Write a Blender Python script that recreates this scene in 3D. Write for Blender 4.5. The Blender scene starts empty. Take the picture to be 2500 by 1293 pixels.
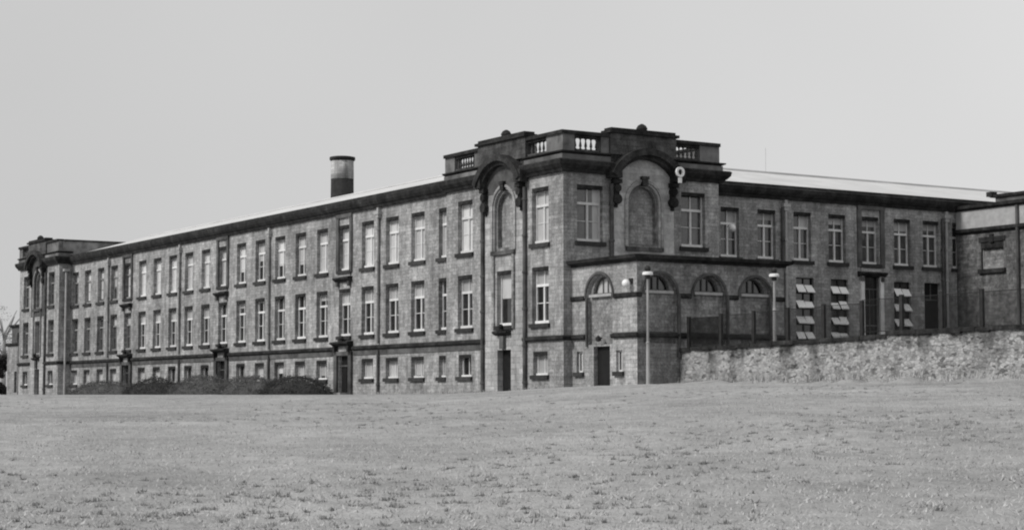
import bpy, bmesh, math, random
from mathutils import Vector, Matrix, noise
random.seed(7)
R = math.radians
SC = bpy.context.scene
COL = SC.collection

# ------------------------------------------------------------------ camera, sky, sun, exposure
THETA = R(31.9016)                      # heading of the building
ORIGIN = Vector((2.586, 93.0, 1.97))    # near corner of the building at ground level
cam_d = bpy.data.cameras.new('camera'); cam = bpy.data.objects.new('camera', cam_d); COL.objects.link(cam)
cam.location = (0, 0, 1.6); cam.rotation_euler = (R(90 + 4.122), 0, 0)
cam_d.sensor_width = 36; cam_d.lens = 4529.9 / 2500 * 36
cam_d.clip_start = 0.5; cam_d.clip_end = 5000
SC.camera = cam

SUN_EL = R(38)
az_local = Vector((-0.93, 0.10, 0)).normalized()       # towards the sun, in the building's own axes
to_sun = Matrix.Rotation(THETA, 3, 'Z') @ az_local
sun_vec = Vector((to_sun.x * math.cos(SUN_EL), to_sun.y * math.cos(SUN_EL), math.sin(SUN_EL)))
sd = bpy.data.lights.new('sun', 'SUN'); so = bpy.data.objects.new('sun', sd); COL.objects.link(so)
sd.energy = 2.85; sd.angle = R(14); sd.color = (1, 0.985, 0.965)
so.rotation_euler = (-sun_vec).to_track_quat('-Z', 'Y').to_euler(); so.location = (-60, 40, 80)

W = bpy.data.worlds.new('World'); SC.world = W; W.use_nodes = True
nt = W.node_tree; nt.nodes.clear()
def wn(t, **k):
    n = nt.nodes.new(t)
    for a, b in k.items(): setattr(n, a, b)
    return n
sky = wn('ShaderNodeTexSky'); sky.sky_type = 'NISHITA'; sky.sun_disc = False
sky.sun_elevation = SUN_EL; sky.sun_rotation = math.atan2(sun_vec.x, sun_vec.y)
sky.air_density = 1.0; sky.dust_density = 3.0
bw = wn('ShaderNodeRGBToBW')
tc = wn('ShaderNodeTexCoord')
cl = wn('ShaderNodeTexNoise'); cl.inputs['Scale'].default_value = 2.2; cl.inputs['Detail'].default_value = 3
sepw = wn('ShaderNodeSeparateXYZ')
side = wn('ShaderNodeMapRange'); side.inputs['From Min'].default_value = -0.3; side.inputs['From Max'].default_value = 0.35
side.inputs['To Min'].default_value = 6.1; side.inputs['To Max'].default_value = 7.6
cmap = wn('ShaderNodeMapRange'); cmap.inputs['From Min'].default_value = 0.3; cmap.inputs['From Max'].default_value = 0.7
cmap.inputs['To Min'].default_value = 0.95; cmap.inputs['To Max'].default_value = 1.05
over = wn('ShaderNodeMath', operation='MULTIPLY')
mixw = wn('ShaderNodeMix'); mixw.data_type = 'FLOAT'; mixw.inputs[0].default_value = 0.94
bg = wn('ShaderNodeBackground'); bg.inputs['Strength'].default_value = 0.1
ow = wn('ShaderNodeOutputWorld')
L = nt.links.new
L(sky.outputs[0], bw.inputs[0]); L(tc.outputs['Generated'], cl.inputs['Vector']); L(tc.outputs['Generated'], sepw.inputs[0])
L(sepw.outputs['X'], side.inputs['Value']); L(cl.outputs[0], cmap.inputs['Value'])
L(side.outputs[0], over.inputs[0]); L(cmap.outputs[0], over.inputs[1])
L(bw.outputs[0], mixw.inputs[2]); L(over.outputs[0], mixw.inputs[3])
L(mixw.outputs[0], bg.inputs['Color']); L(bg.outputs[0], ow.inputs[0])

SC.view_settings.view_transform = 'Standard'; SC.view_settings.look = 'None'
SC.view_settings.exposure = 0.0; SC.view_settings.gamma = 1.0; SC.view_settings.use_curve_mapping = False
SC.render.engine = 'CYCLES'
SC.cycles.pixel_filter_type = 'BLACKMAN_HARRIS'; SC.cycles.filter_width = 2.1
SC.cycles.max_bounces = 6

# ------------------------------------------------------------------ materials
def material(name, lo, hi, scale=1.0, rough=0.9, detail=6, course=None, stain=0.0, bump=0.0, spec=0.25, vstretch=1.0, joint=0.70, rnd=0.0, grit=0.0):
    m = bpy.data.materials.new(name); m.use_nodes = True
    t = m.node_tree; ns = t.nodes; lk = t.links.new
    b = ns['Principled BSDF']; b.inputs['Roughness'].default_value = rough
    b.inputs['Specular IOR Level'].default_value = spec
    co = ns.new('ShaderNodeTexCoord')
    mp = ns.new('ShaderNodeMapping'); mp.inputs['Scale'].default_value = (1, 1, vstretch)
    lk(co.outputs['Object'], mp.inputs['Vector'])
    n = ns.new('ShaderNodeTexNoise'); n.inputs['Scale'].default_value = scale; n.inputs['Detail'].default_value = detail
    n.inputs['Roughness'].default_value = 0.62
    lk(mp.outputs[0], n.inputs['Vector'])
    mr = ns.new('ShaderNodeMapRange'); mr.inputs['From Min'].default_value = 0.32; mr.inputs['From Max'].default_value = 0.68
    mr.inputs['To Min'].default_value = lo; mr.inputs['To Max'].default_value = hi
    lk(n.outputs[0], mr.inputs['Value'])
    out = mr.outputs[0]; h = n.outputs[0]
    def mul(a, bsock):
        q = ns.new('ShaderNodeMath'); q.operation = 'MULTIPLY'; lk(a, q.inputs[0])
        if isinstance(bsock, float): q.inputs[1].default_value = bsock
        else: lk(bsock, q.inputs[1])
        return q.outputs[0]
    if course:
        se = ns.new('ShaderNodeSeparateXYZ'); cb = ns.new('ShaderNodeCombineXYZ')
        lk(co.outputs['Object'], se.inputs[0]); lk(se.outputs['X'], cb.inputs['X']); lk(se.outputs['Z'], cb.inputs['Y'])
        br = ns.new('ShaderNodeTexBrick'); br.inputs['Scale'].default_value = 1.0
        br.inputs['Brick Width'].default_value = course * 2.3; br.inputs['Row Height'].default_value = course
        br.inputs['Mortar Size'].default_value = course * 0.075; br.inputs['Mortar Smooth'].default_value = 0.3
        br.inputs['Color1'].default_value = (0.80, 0.80, 0.80, 1); br.inputs['Color2'].default_value = (1.16, 1.16, 1.16, 1)
        br.inputs['Mortar'].default_value = (joint, joint, joint, 1)
        lk(cb.outputs[0], br.inputs['Vector'])
        out = mul(out, br.outputs['Color'])
    if stain:
        s = ns.new('ShaderNodeTexNoise'); s.inputs['Scale'].default_value = 0.22; s.inputs['Detail'].default_value = 5
        mp2 = ns.new('ShaderNodeMapping'); mp2.inputs['Scale'].default_value = (1.6, 1.6, 0.7)
        lk(co.outputs['Object'], mp2.inputs[0]); lk(mp2.outputs[0], s.inputs['Vector'])
        r2 = ns.new('ShaderNodeMapRange'); r2.inputs['From Min'].default_value = 0.35; r2.inputs['From Max'].default_value = 0.62
        r2.inputs['To Min'].default_value = 1.0 - stain; r2.inputs['To Max'].default_value = 1.0
        lk(s.outputs[0], r2.inputs['Value']); out = mul(out, r2.outputs[0])
    if grit:
        for gs, gv, ga, gb in ((9.0, 1.0, 1-grit, 1+grit), (2.4, 0.18, 1-1.3*grit, 1+.5*grit)):
            gm = ns.new('ShaderNodeMapping'); gm.inputs['Scale'].default_value = (1, 1, gv); lk(co.outputs['Object'], gm.inputs[0])
            gn = ns.new('ShaderNodeTexNoise'); gn.inputs['Scale'].default_value = gs; gn.inputs['Detail'].default_value = 3; lk(gm.outputs[0], gn.inputs['Vector'])
            gr = ns.new('ShaderNodeMapRange'); gr.inputs['From Min'].default_value = 0.35; gr.inputs['From Max'].default_value = 0.65
            gr.inputs['To Min'].default_value = ga; gr.inputs['To Max'].default_value = gb
            lk(gn.outputs[0], gr.inputs['Value']); out = mul(out, gr.outputs[0])
    if rnd:
        oi = ns.new('ShaderNodeObjectInfo'); r3 = ns.new('ShaderNodeMapRange')
        r3.inputs['To Min'].default_value = 1 - rnd; r3.inputs['To Max'].default_value = 1 + rnd
        lk(oi.outputs['Random'], r3.inputs['Value']); out = mul(out, r3.outputs[0])
    lk(out, b.inputs['Base Color'])
    if bump:
        bp = ns.new('ShaderNodeBump'); bp.inputs['Strength'].default_value = bump; bp.inputs['Distance'].default_value = 0.05
        lk(h, bp.inputs['Height']); lk(bp.outputs[0], b.inputs['Normal'])
    return m

M = {}
M['stone'] = material('sandstone_ashlar', 0.27, 0.465, 2.2, course=0.19, stain=0.42, grit=0.22, bump=0.5)
M['ashlar'] = material('dressed_sandstone', 0.33, 0.47, 1.5, course=0.30, stain=0.28, grit=0.15, bump=0.3)
M['annex'] = material('annex_stone', 0.18, 0.39, 2.6, course=0.18, stain=0.42, grit=0.22, bump=0.5)
M['soot'] = material('sooty_stone', 0.010, 0.05, 1.6, stain=0.3, grit=0.3, bump=0.5, rough=0.95)  # also colours the strips painted as shade under window heads
M['sootmid'] = material('weathered_parapet_stone', 0.03, 0.15, 1.2, stain=0.45, course=0.3, grit=0.25, bump=0.5)
M['frieze'] = material('grey_frieze_stone', 0.05, 0.15, 1.4, stain=0.4, bump=0.4)
M['lightfrieze'] = material('light_frieze_stone', 0.10, 0.25, 1.4, stain=0.55, bump=0.4)
M['block'] = material('dark_coursed_block_stone', 0.07, 0.24, 2.8, course=0.20, stain=0.4, grit=0.25)
M['paledress'] = material('pale_dressed_stone', 0.44, 0.60, 1.2, course=0.34, stain=0.3, grit=0.12, joint=.85)
M['hoodstone'] = material('weathered_hood_stone', 0.014, 0.075, 1.5, stain=0.4, grit=0.3)
M['sill'] = material('dark_sill_stone', 0.022, 0.05, 3.0, rnd=0.3)
M['white'] = material('white_paint', 0.52, 0.70, 3.0, rough=0.55, rnd=0.12)
M['blind'] = material('drawn_blind', 0.46, 0.62, 0.9, rough=0.35, spec=0.5, rnd=0.22, vstretch=0.4)
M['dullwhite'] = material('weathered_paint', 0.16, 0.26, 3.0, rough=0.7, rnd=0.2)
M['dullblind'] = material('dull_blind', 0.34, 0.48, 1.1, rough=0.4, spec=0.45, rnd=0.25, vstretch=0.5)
M['greyglass'] = material('grey_window_glass', 0.03, 0.10, 1.3, rough=0.08, spec=0.8, rnd=0.35)  # grey base paints in the sky reflected by the wing's panes
M['glass'] = material('dark_window_glass', 0.006, 0.035, 1.3, rough=0.06, spec=0.9, rnd=0.5)
M['roof'] = material('pale_roof_sheet', 0.50, 0.60, 0.6, rough=0.6, stain=0.1)
M['door'] = material('black_door', 0.004, 0.012, 2.0, rough=0.6)
M['iron'] = material('black_iron', 0.012, 0.03, 4.0, rough=0.6)
M['pipe'] = material('cast_iron_pipe', 0.03, 0.11, 1.2, rough=0.6)  # also colours the annex tubes that stand in for shaded jambs
M['greypipe'] = material('worn_painted_pipe', 0.06, 0.30, 0.9, rough=0.6, vstretch=.4)
M['palepipe'] = material('pale_painted_pipe', 0.28, 0.42, 2.0, rough=0.6)
M['brickdark'] = material('sooty_chimney_brick', 0.012, 0.035, 1.2, course=0.2)
M['brickpale'] = material('pale_chimney_brick', 0.16, 0.52, 1.6, course=0.2, vstretch=0.12)
M['post'] = material('grey_white_post_paint', 0.20, 0.38, 1.5, rough=0.6, vstretch=.5)
M['lamp'] = material('opal_lamp', 0.75, 0.82, 2.0, rough=0.3, spec=0.5)

def rubble_material(name, lo, hi, cell, spots, mortar, blotch):
    m = bpy.data.materials.new(name); m.use_nodes = True
    t = m.node_tree; ns = t.nodes; lk = t.links.new; b = ns['Principled BSDF']
    b.inputs['Roughness'].default_value = 0.95; b.inputs['Specular IOR Level'].default_value = 0.15
    co = ns.new('ShaderNodeTexCoord'); mp = ns.new('ShaderNodeMapping'); mp.inputs['Scale'].default_value = (1, 1, 1.7)
    lk(co.outputs['Object'], mp.inputs[0])
    wob = ns.new('ShaderNodeTexNoise'); wob.inputs['Scale'].default_value = 1.5; lk(mp.outputs[0], wob.inputs['Vector'])
    mx = ns.new('ShaderNodeVectorMath'); mx.operation = 'SCALE'; mx.inputs['Scale'].default_value = 0.35; lk(wob.outputs['Color'], mx.inputs[0])
    ad = ns.new('ShaderNodeVectorMath'); ad.operation = 'ADD'; lk(mp.outputs[0], ad.inputs[0]); lk(mx.outputs[0], ad.inputs[1])
    v = ns.new('ShaderNodeTexVoronoi'); v.inputs['Scale'].default_value = cell; lk(ad.outputs[0], v.inputs['Vector'])
    ve = ns.new('ShaderNodeTexVoronoi'); ve.feature = 'DISTANCE_TO_EDGE'; ve.inputs['Scale'].default_value = cell; lk(ad.outputs[0], ve.inputs['Vector'])
    sp = ns.new('ShaderNodeSeparateColor'); lk(v.outputs['Color'], sp.inputs[0])
    ramp = ns.new('ShaderNodeValToRGB'); e = ramp.color_ramp.elements
    e[0].position = 0.0; e[0].color = (0.13, 0.13, 0.13, 1)
    e[1].position = 1.0; e[1].color = (hi, hi, hi, 1)
    x = e.new(spots); x.color = (0.14, 0.14, 0.14, 1)
    x = e.new(spots + 0.05); x.color = (lo, lo, lo, 1)
    lk(sp.outputs[0], ramp.inputs[0])
    big = ns.new('ShaderNodeTexNoise'); big.inputs['Scale'].default_value = blotch; big.inputs['Detail'].default_value = 5; big.inputs['Roughness'].default_value = 0.6
    lk(mp.outputs[0], big.inputs['Vector'])
    bm = ns.new('ShaderNodeMapRange'); bm.inputs['From Min'].default_value = 0.34; bm.inputs['From Max'].default_value = 0.45
    bm.inputs['To Min'].default_value = 0.40; bm.inputs['To Max'].default_value = 1.0; lk(big.outputs[0], bm.inputs['Value'])
    # runs of dark staining down the face
    run = ns.new('ShaderNodeTexNoise'); run.inputs['Scale'].default_value = 0.9; run.inputs['Detail'].default_value = 4
    mr = ns.new('ShaderNodeMapping'); mr.inputs['Scale'].default_value = (1, 1, 0.3); lk(co.outputs['Object'], mr.inputs[0]); lk(mr.outputs[0], run.inputs['Vector'])
    rr = ns.new('ShaderNodeMapRange'); rr.inputs['From Min'].default_value = 0.33; rr.inputs['From Max'].default_value = 0.48
    rr.inputs['To Min'].default_value = 0.55; rr.inputs['To Max'].default_value = 1.0; lk(run.outputs[0], rr.inputs['Value'])
    ed = ns.new('ShaderNodeMapRange'); ed.inputs['From Min'].default_value = 0.0; ed.inputs['From Max'].default_value = 0.09
    ed.inputs['To Min'].default_value = mortar; ed.inputs['To Max'].default_value = 1.0; lk(ve.outputs['Distance'], ed.inputs['Value'])
    cur = ramp.outputs[0]
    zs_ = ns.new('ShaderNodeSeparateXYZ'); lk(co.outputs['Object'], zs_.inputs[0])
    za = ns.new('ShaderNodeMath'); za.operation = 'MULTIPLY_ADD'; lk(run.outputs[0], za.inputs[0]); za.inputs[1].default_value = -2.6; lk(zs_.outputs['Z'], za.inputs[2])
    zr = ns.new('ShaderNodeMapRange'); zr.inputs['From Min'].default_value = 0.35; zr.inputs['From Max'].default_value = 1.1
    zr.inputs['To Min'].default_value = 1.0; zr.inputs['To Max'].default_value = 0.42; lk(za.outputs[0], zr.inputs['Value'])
    for k in (bm, rr, ed, zr):
        q = ns.new('ShaderNodeVectorMath'); q.operation = 'SCALE'; lk(cur, q.inputs[0]); lk(k.outputs[0], q.inputs['Scale']); cur = q.outputs[0]
    lk(cur, b.inputs['Base Color'])
    bp = ns.new('ShaderNodeBump'); bp.inputs['Strength'].default_value = 0.8; bp.inputs['Distance'].default_value = 0.08
    lk(ed.outputs[0], bp.inputs['Height']); lk(bp.outputs[0], b.inputs['Normal'])
    return m
M['rubble'] = rubble_material('pale_rubble_masonry', 0.25, 0.41, 5.0, 0.05, 0.72, 1.1)
M['rubbledark'] = rubble_material('grey_rubble_masonry', 0.09, 0.27, 3.4, 0.08, 0.7, 1.2)

def ground_material():
    m = bpy.data.materials.new('field_grass'); m.use_nodes = True
    t = m.node_tree; ns = t.nodes; lk = t.links.new; b = ns['Principled BSDF']
    b.inputs['Roughness'].default_value = 1.0; b.inputs['Specular IOR Level'].default_value = 0.05
    co = ns.new('ShaderNodeTexCoord'); cur = None
    for sc, lo, hi, a, z in ((0.09, 0.80, 1.08, 0.35, 0.65), (0.5, 0.80, 1.10, 0.34, 0.66), (2.6, 0.84, 1.12, 0.3, 0.7), (30.0, 0.78, 1.2, 0.3, 0.7)):
        n = ns.new('ShaderNodeTexNoise'); n.inputs['Scale'].default_value = sc; n.inputs['Detail'].default_value = 6
        n.inputs['Roughness'].default_value = 0.65
        lk(co.outputs['Object'], n.inputs['Vector'])
        r = ns.new('ShaderNodeMapRange'); r.inputs['From Min'].default_value = a; r.inputs['From Max'].default_value = z
        r.inputs['To Min'].default_value = lo; r.inputs['To Max'].default_value = hi; lk(n.outputs[0], r.inputs['Value'])
        q = ns.new('ShaderNodeMath'); q.operation = 'MULTIPLY'; lk(r.outputs[0], q.inputs[0])
        if cur is None: q.inputs[1].default_value = 0.352
        else: lk(cur, q.inputs[1])
        cur = q.outputs[0]
    lk(cur, b.inputs['Base Color'])
    prev = None
    for sc, st, dist in ((22.0, .9, .03), (6.0, .7, .06)):
        n = ns.new('ShaderNodeTexNoise'); n.inputs['Scale'].default_value = sc; n.inputs['Detail'].default_value = 4
        lk(co.outputs['Object'], n.inputs['Vector'])
        bp = ns.new('ShaderNodeBump'); bp.inputs['Strength'].default_value = st; bp.inputs['Distance'].default_value = dist
        lk(n.outputs[0], bp.inputs['Height'])
        if prev: lk(prev, bp.inputs['Normal'])
        prev = bp.outputs[0]
    lk(prev, b.inputs['Normal'])
    return m
M['grass'] = ground_material()
M['blade'] = material('grass_blades', 0.36, 0.50, 0.7, rough=1.0, spec=0.05)
M['weed'] = material('dark_weed_leaf', 0.20, 0.33, 2.0, rough=1.0, spec=0.05)
M['yard'] = material('yard_tarmac', 0.04, 0.07, 1.5)
M['leaf'] = material('shrub_leaf', 0.06, 0.12, 0.7, rough=0.9, spec=0.1)
M['leafdark'] = material('dark_shrub_leaf', 0.03, 0.06, 0.7, rough=0.9, spec=0.1)
M['bark'] = material('bark', 0.04, 0.08, 3.0)
M['paleleaf'] = material('pale_leaf', 0.2, 0.35, 1.0, rough=1.0)  # haze of distance painted into the far tree's leaf and bark colour

# ------------------------------------------------------------------ mesh helpers
class MB:
    def __init__(s): s.v = []; s.f = []
    def quad(s, *p):
        k = len(s.v); s.v += [tuple(q) for q in p]; s.f.append(tuple(range(k, k + len(p))))
    def box(s, x0, x1, y0, y1, z0, z1):
        k = len(s.v)
        s.v += [(x0,y0,z0),(x1,y0,z0),(x1,y1,z0),(x0,y1,z0),(x0,y0,z1),(x1,y0,z1),(x1,y1,z1),(x0,y1,z1)]
        s.f += [tuple(k+i for i in q) for q in ((0,3,2,1),(4,5,6,7),(0,1,5,4),(1,2,6,5),(2,3,7,6),(3,0,4,7))]
        return s
    def lathe(s, cx, cy, prof, n=16):
        k = len(s.v)
        for r, z in prof:
            for i in range(n):
                a = 2*math.pi*i/n; s.v.append((cx + r*math.cos(a), cy + r*math.sin(a), z))
        for j in range(len(prof)-1):
            for i in range(n):
                a = k+j*n+i; b = k+j*n+(i+1) % n; s.f.append((a, b, b+n, a+n))
        s.f.append(tuple(k+i for i in reversed(range(n)))); e = k+(len(prof)-1)*n; s.f.append(tuple(e+i for i in range(n)))
        return s
    def tube(s, p, q, r, n=6, r2=None):
        p = Vector(p); q = Vector(q); d = (q-p).normalized(); r2 = r if r2 is None else r2
        u = d.orthogonal().normalized(); w = d.cross(u); k = len(s.v)
        for c, rr in ((p, r), (q, r2)):
            for i in range(n):
                a = 2*math.pi*i/n; s.v.append(tuple(c + u*rr*math.cos(a) + w*rr*math.sin(a)))
        for i in range(n): s.f.append((k+i, k+(i+1) % n, k+n+(i+1) % n, k+n+i))
        s.f.append(tuple(k+i for i in reversed(range(n)))); s.f.append(tuple(k+n+i for i in range(n)))
        return s
    def sphere(s, c, r, n=12, m=8):
        return s.lathe(c[0], c[1], [(max(1e-4, r*math.sin(math.pi*j/m)), c[2]-r*math.cos(math.pi*j/m)) for j in range(m+1)], n)
    def sweep(s, path, prof):
        """closed profile (d outwards, z) carried along a plan path with mitred corners; outward is right of travel"""
        n = len(path); ring = []
        for i, p in enumerate(path):
            p = Vector(p[:2]); ns_ = []
            for a, b in ((i-1, i), (i, i+1)):
                if a >= 0 and b < n:
                    t = (Vector(path[b][:2]) - Vector(path[a][:2])).normalized(); ns_.append(Vector((t.y, -t.x)))
            m = ns_[0] if len(ns_) == 1 else (ns_[0]+ns_[1]) / (1 + ns_[0].dot(ns_[1]))
            k = len(s.v); s.v += [(p.x + m.x*d, p.y + m.y*d, z) for d, z in prof]; ring.append(k)
        c = len(prof)
        for a, b in zip(ring, ring[1:]):
            for j in range(c): s.f.append((a+j, a+(j+1) % c, b+(j+1) % c, b+j))
        s.f.append(tuple(ring[0]+j for j in reversed(range(c)))); s.f.append(tuple(ring[-1]+j for j in range(c)))
        return s
    def arcband(s, cx, cz, r0, r1, a0, a1, y0, y1, n=20):
        k = len(s.v)
        for i in range(n+1):
            a = a0 + (a1-a0)*i/n; c_, s_ = math.cos(a), math.sin(a)
            for r, y in ((r0, y0), (r1, y0), (r1, y1), (r0, y1)): s.v.append((cx+r*c_, y, cz+r*s_))
        for i in range(n):
            for j in range(4):
                a = k+i*4+j; b = k+i*4+(j+1) % 4; s.f.append((a, b, b+4, a+4))
        s.f.append((k, k+1, k+2, k+3)); e = k+n*4; s.f.append((e+3, e+2, e+1, e))
        return s
    def wall(s, x0, x1, z0, z1, holes, depth=0.42, y=0.0):
        """sheet in the plane y (outward is -y) with rectangular openings and their reveals"""
        xs = sorted({x0, x1, *[h[0] for h in holes], *[h[1] for h in holes]}); xs = [x for x in xs if x0 <= x <= x1]
        for xa, xb in zip(xs, xs[1:]):
            cuts = sorted((h[2], h[3]) for h in holes if h[0] < xb - 1e-6 and h[1] > xa + 1e-6)
            z = z0
            for a, b in cuts + [(z1, z1)]:
                if a > z + 1e-6: s.quad((xa, y, z), (xb, y, z), (xb, y, a), (xa, y, a))
                z = max(z, b)
        for a, b, c, d in [h[:4] for h in holes]:
            e = y + depth
            s.quad((a, y, c), (a, e, c), (a, e, d), (a, y, d)); s.quad((b, y, c), (b, y, d), (b, e, d), (b, e, c))
            s.quad((a, y, d), (a, e, d), (b, e, d), (b, y, d)); s.quad((a, y, c), (b, y, c), (b, e, c), (a, e, c))
        return s
    def archpanel(s, x0, x1, z0, z1, cx, r, zs, zb, y, depth, n=14, top=None):
        """panel face at y with a round-headed opening (radius r, springing zs, bottom zb)"""
        T = top or (lambda x: z1)
        def q(a, b, za, zb_): s.quad((a, y, za), (b, y, za), (b, y, zb_(b)), (a, y, zb_(a)))
        for a, b in ((x0, cx-r), (cx+r, x1)):
            for i in range(4): q(a+(b-a)*i/4, a+(b-a)*(i+1)/4, z0, T)
        if zb > z0: s.quad((cx-r, y, z0), (cx+r, y, z0), (cx+r, y, zb), (cx-r, y, zb))
        P = [(cx - r*math.cos(math.pi*i/n), zs + r*math.sin(math.pi*i/n)) for i in range(n+1)]
        for (xa, za), (xb, zc) in zip(P, P[1:]):
            s.quad((xa, y, za), (xb, y, zc), (xb, y, T(xb)), (xa, y, T(xa)))
            s.quad((xa, y, za), (xa, y+depth, za), (xb, y+depth, zc), (xb, y, zc))
        for x in (cx-r, cx+r): s.quad((x, y, zb), (x, y+depth, zb), (x, y+depth, zs), (x, y, zs))
        s.quad((cx-r, y, zb), (cx+r, y, zb), (cx+r, y+depth, zb), (cx-r, y+depth, zb))
        return s
    def archfill(s, cx, r, zs, zb, y, n=14):
        P = [(cx - r*math.cos(math.pi*i/n), y, zs + r*math.sin(math.pi*i/n)) for i in range(n+1)]
        s.quad((cx-r, y, zb), (cx+r, y, zb), *reversed(P)); return s
    def mesh(s, name, mat, smooth=False):
        me = bpy.data.meshes.new(name); me.from_pydata(s.v, [], s.f)
        bm = bmesh.new(); bm.from_mesh(me); bmesh.ops.remove_doubles(bm, verts=bm.verts, dist=1e-5)
        bmesh.ops.recalc_face_normals(bm, faces=bm.faces); bm.to_mesh(me); bm.free()
        if smooth:
            for p in me.polygons: p.use_smooth = True
        me.materials.append(mat); return me

BASE = {}
def world(x, y, z): return ORIGIN + Matrix.Rotation(THETA, 3, 'Z') @ Vector((x, y, z))
def thing(name, base, label, cat, group=None, rot=None):
    o = bpy.data.objects.new(name, None); COL.objects.link(o); o.empty_display_size = 0.5
    o.location = world(*base); o.rotation_euler = (0, 0, THETA if rot is None else rot)
    o['label'] = label; o['category'] = cat
    if group: o['group'] = group
    BASE[o.name] = Vector(base); return o
def put(me, name, parent, loc=(0, 0, 0), rot=0.0):
    o = bpy.data.objects.new(name, me); COL.objects.link(o); o.parent = parent
    o.location = loc; o.rotation_euler = (0, 0, rot); return o
# a frame is (x, y, rotation): the part is modelled with x along the face, -y outwards, z up
def RIGHT(y0=0.0): return (0.0, y0, 0.0)
def LEFT(x0=0.0): return (x0, 0.0, -math.pi/2)
PLAN = (0.0, 0.0, 0.0)
def part(mb, name, mat, root, F=PLAN, smooth=False):
    b = BASE[root.name]
    return put(mb.mesh(name, mat, smooth), name, root, (F[0]-b.x, F[1]-b.y, -b.z), F[2])
def sub(mb, name, mat, parent, smooth=False): return put(mb.mesh(name, mat, smooth), name, parent)

# ------------------------------------------------------------------ windows
CACHE = {}
def cached(key, fn):
    if key not in CACHE: CACHE[key] = fn()
    return CACHE[key]
def frame_mesh(w, h, style, mat='white'):
    m = MB(); y0, y1 = 0.26, 0.345; t = 0.075
    m.box(-w/2, -w/2+t, y0, y1, 0, h).box(w/2-t, w/2, y0, y1, 0, h).box(-w/2+t, w/2-t, y0, y1, h-t, h)
    m.box(-w/2+t, w/2-t, 0.14, y1, 0, 0.15 if style != 'low' else 0.10)
    b = 0.15 if style != 'low' else 0.10
    if style == 'cross':
        zt = h*0.655
        m.box(-w/2+t, w/2-t, y0-0.05, y1, zt, zt+0.13)
        m.box(-0.055, 0.055, y0-0.02, y1-0.004, b, zt).box(-0.03, 0.03, y0+0.01, y1-0.004, zt+0.13, h-t)
        for a, c in ((-w/2+t, -0.055), (0.055, w/2-t)): m.box(a, c, y0+0.03, y1-0.008, h*0.36, h*0.36+0.035)
    elif style == 'slim':
        zt = h*0.655
        m.box(-w/2+t, w/2-t, y0-0.05, y1, zt, zt+0.13); m.box(-w/2+t, w/2-t, y0+0.03, y1-0.008, h*0.36, h*0.36+0.035)
    elif style == 'low':
        m.box(-0.025, 0.025, y0+0.02, y1-0.004, b, h-t)
    return m.mesh('window_frame', M[mat])
def window(root, F, u, z, w, h, style='cross', blind=0.0, side=0, name='window', sill=True, lintel_shade=True, paint='white', glass='glass', shade='blind'):
    """u is measured along the face; side: 0 blind over the full width, -1 / +1 over one light only"""
    b = BASE[root.name]
    x = u if F[2] == 0 else -u
    c = Vector((x, 0, 0)); c.rotate(Matrix.Rotation(F[2], 3, 'Z').to_euler())
    o = put(cached(('f', w, h, style, paint), lambda: frame_mesh(w, h, style, paint)), name, root, (F[0]+c.x-b.x, F[1]+c.y-b.y, z-b.z), F[2])
    def q(x0, x1, z0, z1, y, mat, nm):
        def f():
            k = MB(); k.quad((x0, y, z0), (x1, y, z0), (x1, y, z1), (x0, y, z1)); return k.mesh(nm, M[mat])
        return cached((nm, mat, x0, x1, z0, z1, y), f)
    put(q(-w/2, w/2, 0, h, 0.332, glass, 'pane'), 'pane', o)
    if blind > 0:
        x0, x1 = {0: (-w/2+.06, w/2-.06), -1: (-w/2+.06, 0.0), 1: (0.0, w/2-.06), 2: (w*.22, w/2-.06)}[side]
        put(q(x0, x1, round(h*(1-blind), 2) if blind < 1 else 0.05, h-0.05, 0.324, shade, 'blind'), 'blind', o)
    if sill:
        put(cached(('s', w), lambda: MB().box(-w/2-0.14, w/2+0.14, -0.14, 0.05, -0.21, -0.004).mesh('sill', M['sill'])), 'sill', o)
    if lintel_shade:
        put(cached(('l', w, h), lambda: MB().box(-w/2+.003, w/2-.003, 0.015, 0.255, h-0.19, h-0.003).mesh('lintel', M['soot'])), 'lintel', o)  # dark strip inside the opening, painted in as shade of the soffit
    return o
def holes_of(ws): return [(u-w/2, u+w/2, z, z+h) for u, z, w, h in ws]
def flip(hs): return [(-b, -a, c, d) for a, b, c, d in hs]

Z_B, H_B = 0.84, 1.2          # basement windows
Z_M, H_M = 3.47, 2.90         # middle storey
Z_U, H_U = 7.50, 2.80         # upper storey
Z_C0, Z_C1 = 10.98, 11.80     # cornice of the ranges

# ------------------------------------------------------------------ the school
school = thing('school_building', (0, 0, 0), 'long three storey sandstone school with dark cornice and a balustraded corner pavilion', 'building')
XL = 0.12                     # plane of the long left range
FL, FP, FR, FW, FE = LEFT(XL), LEFT(0.0), RIGHT(0.0), RIGHT(4.0), LEFT(-1.0)

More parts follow.
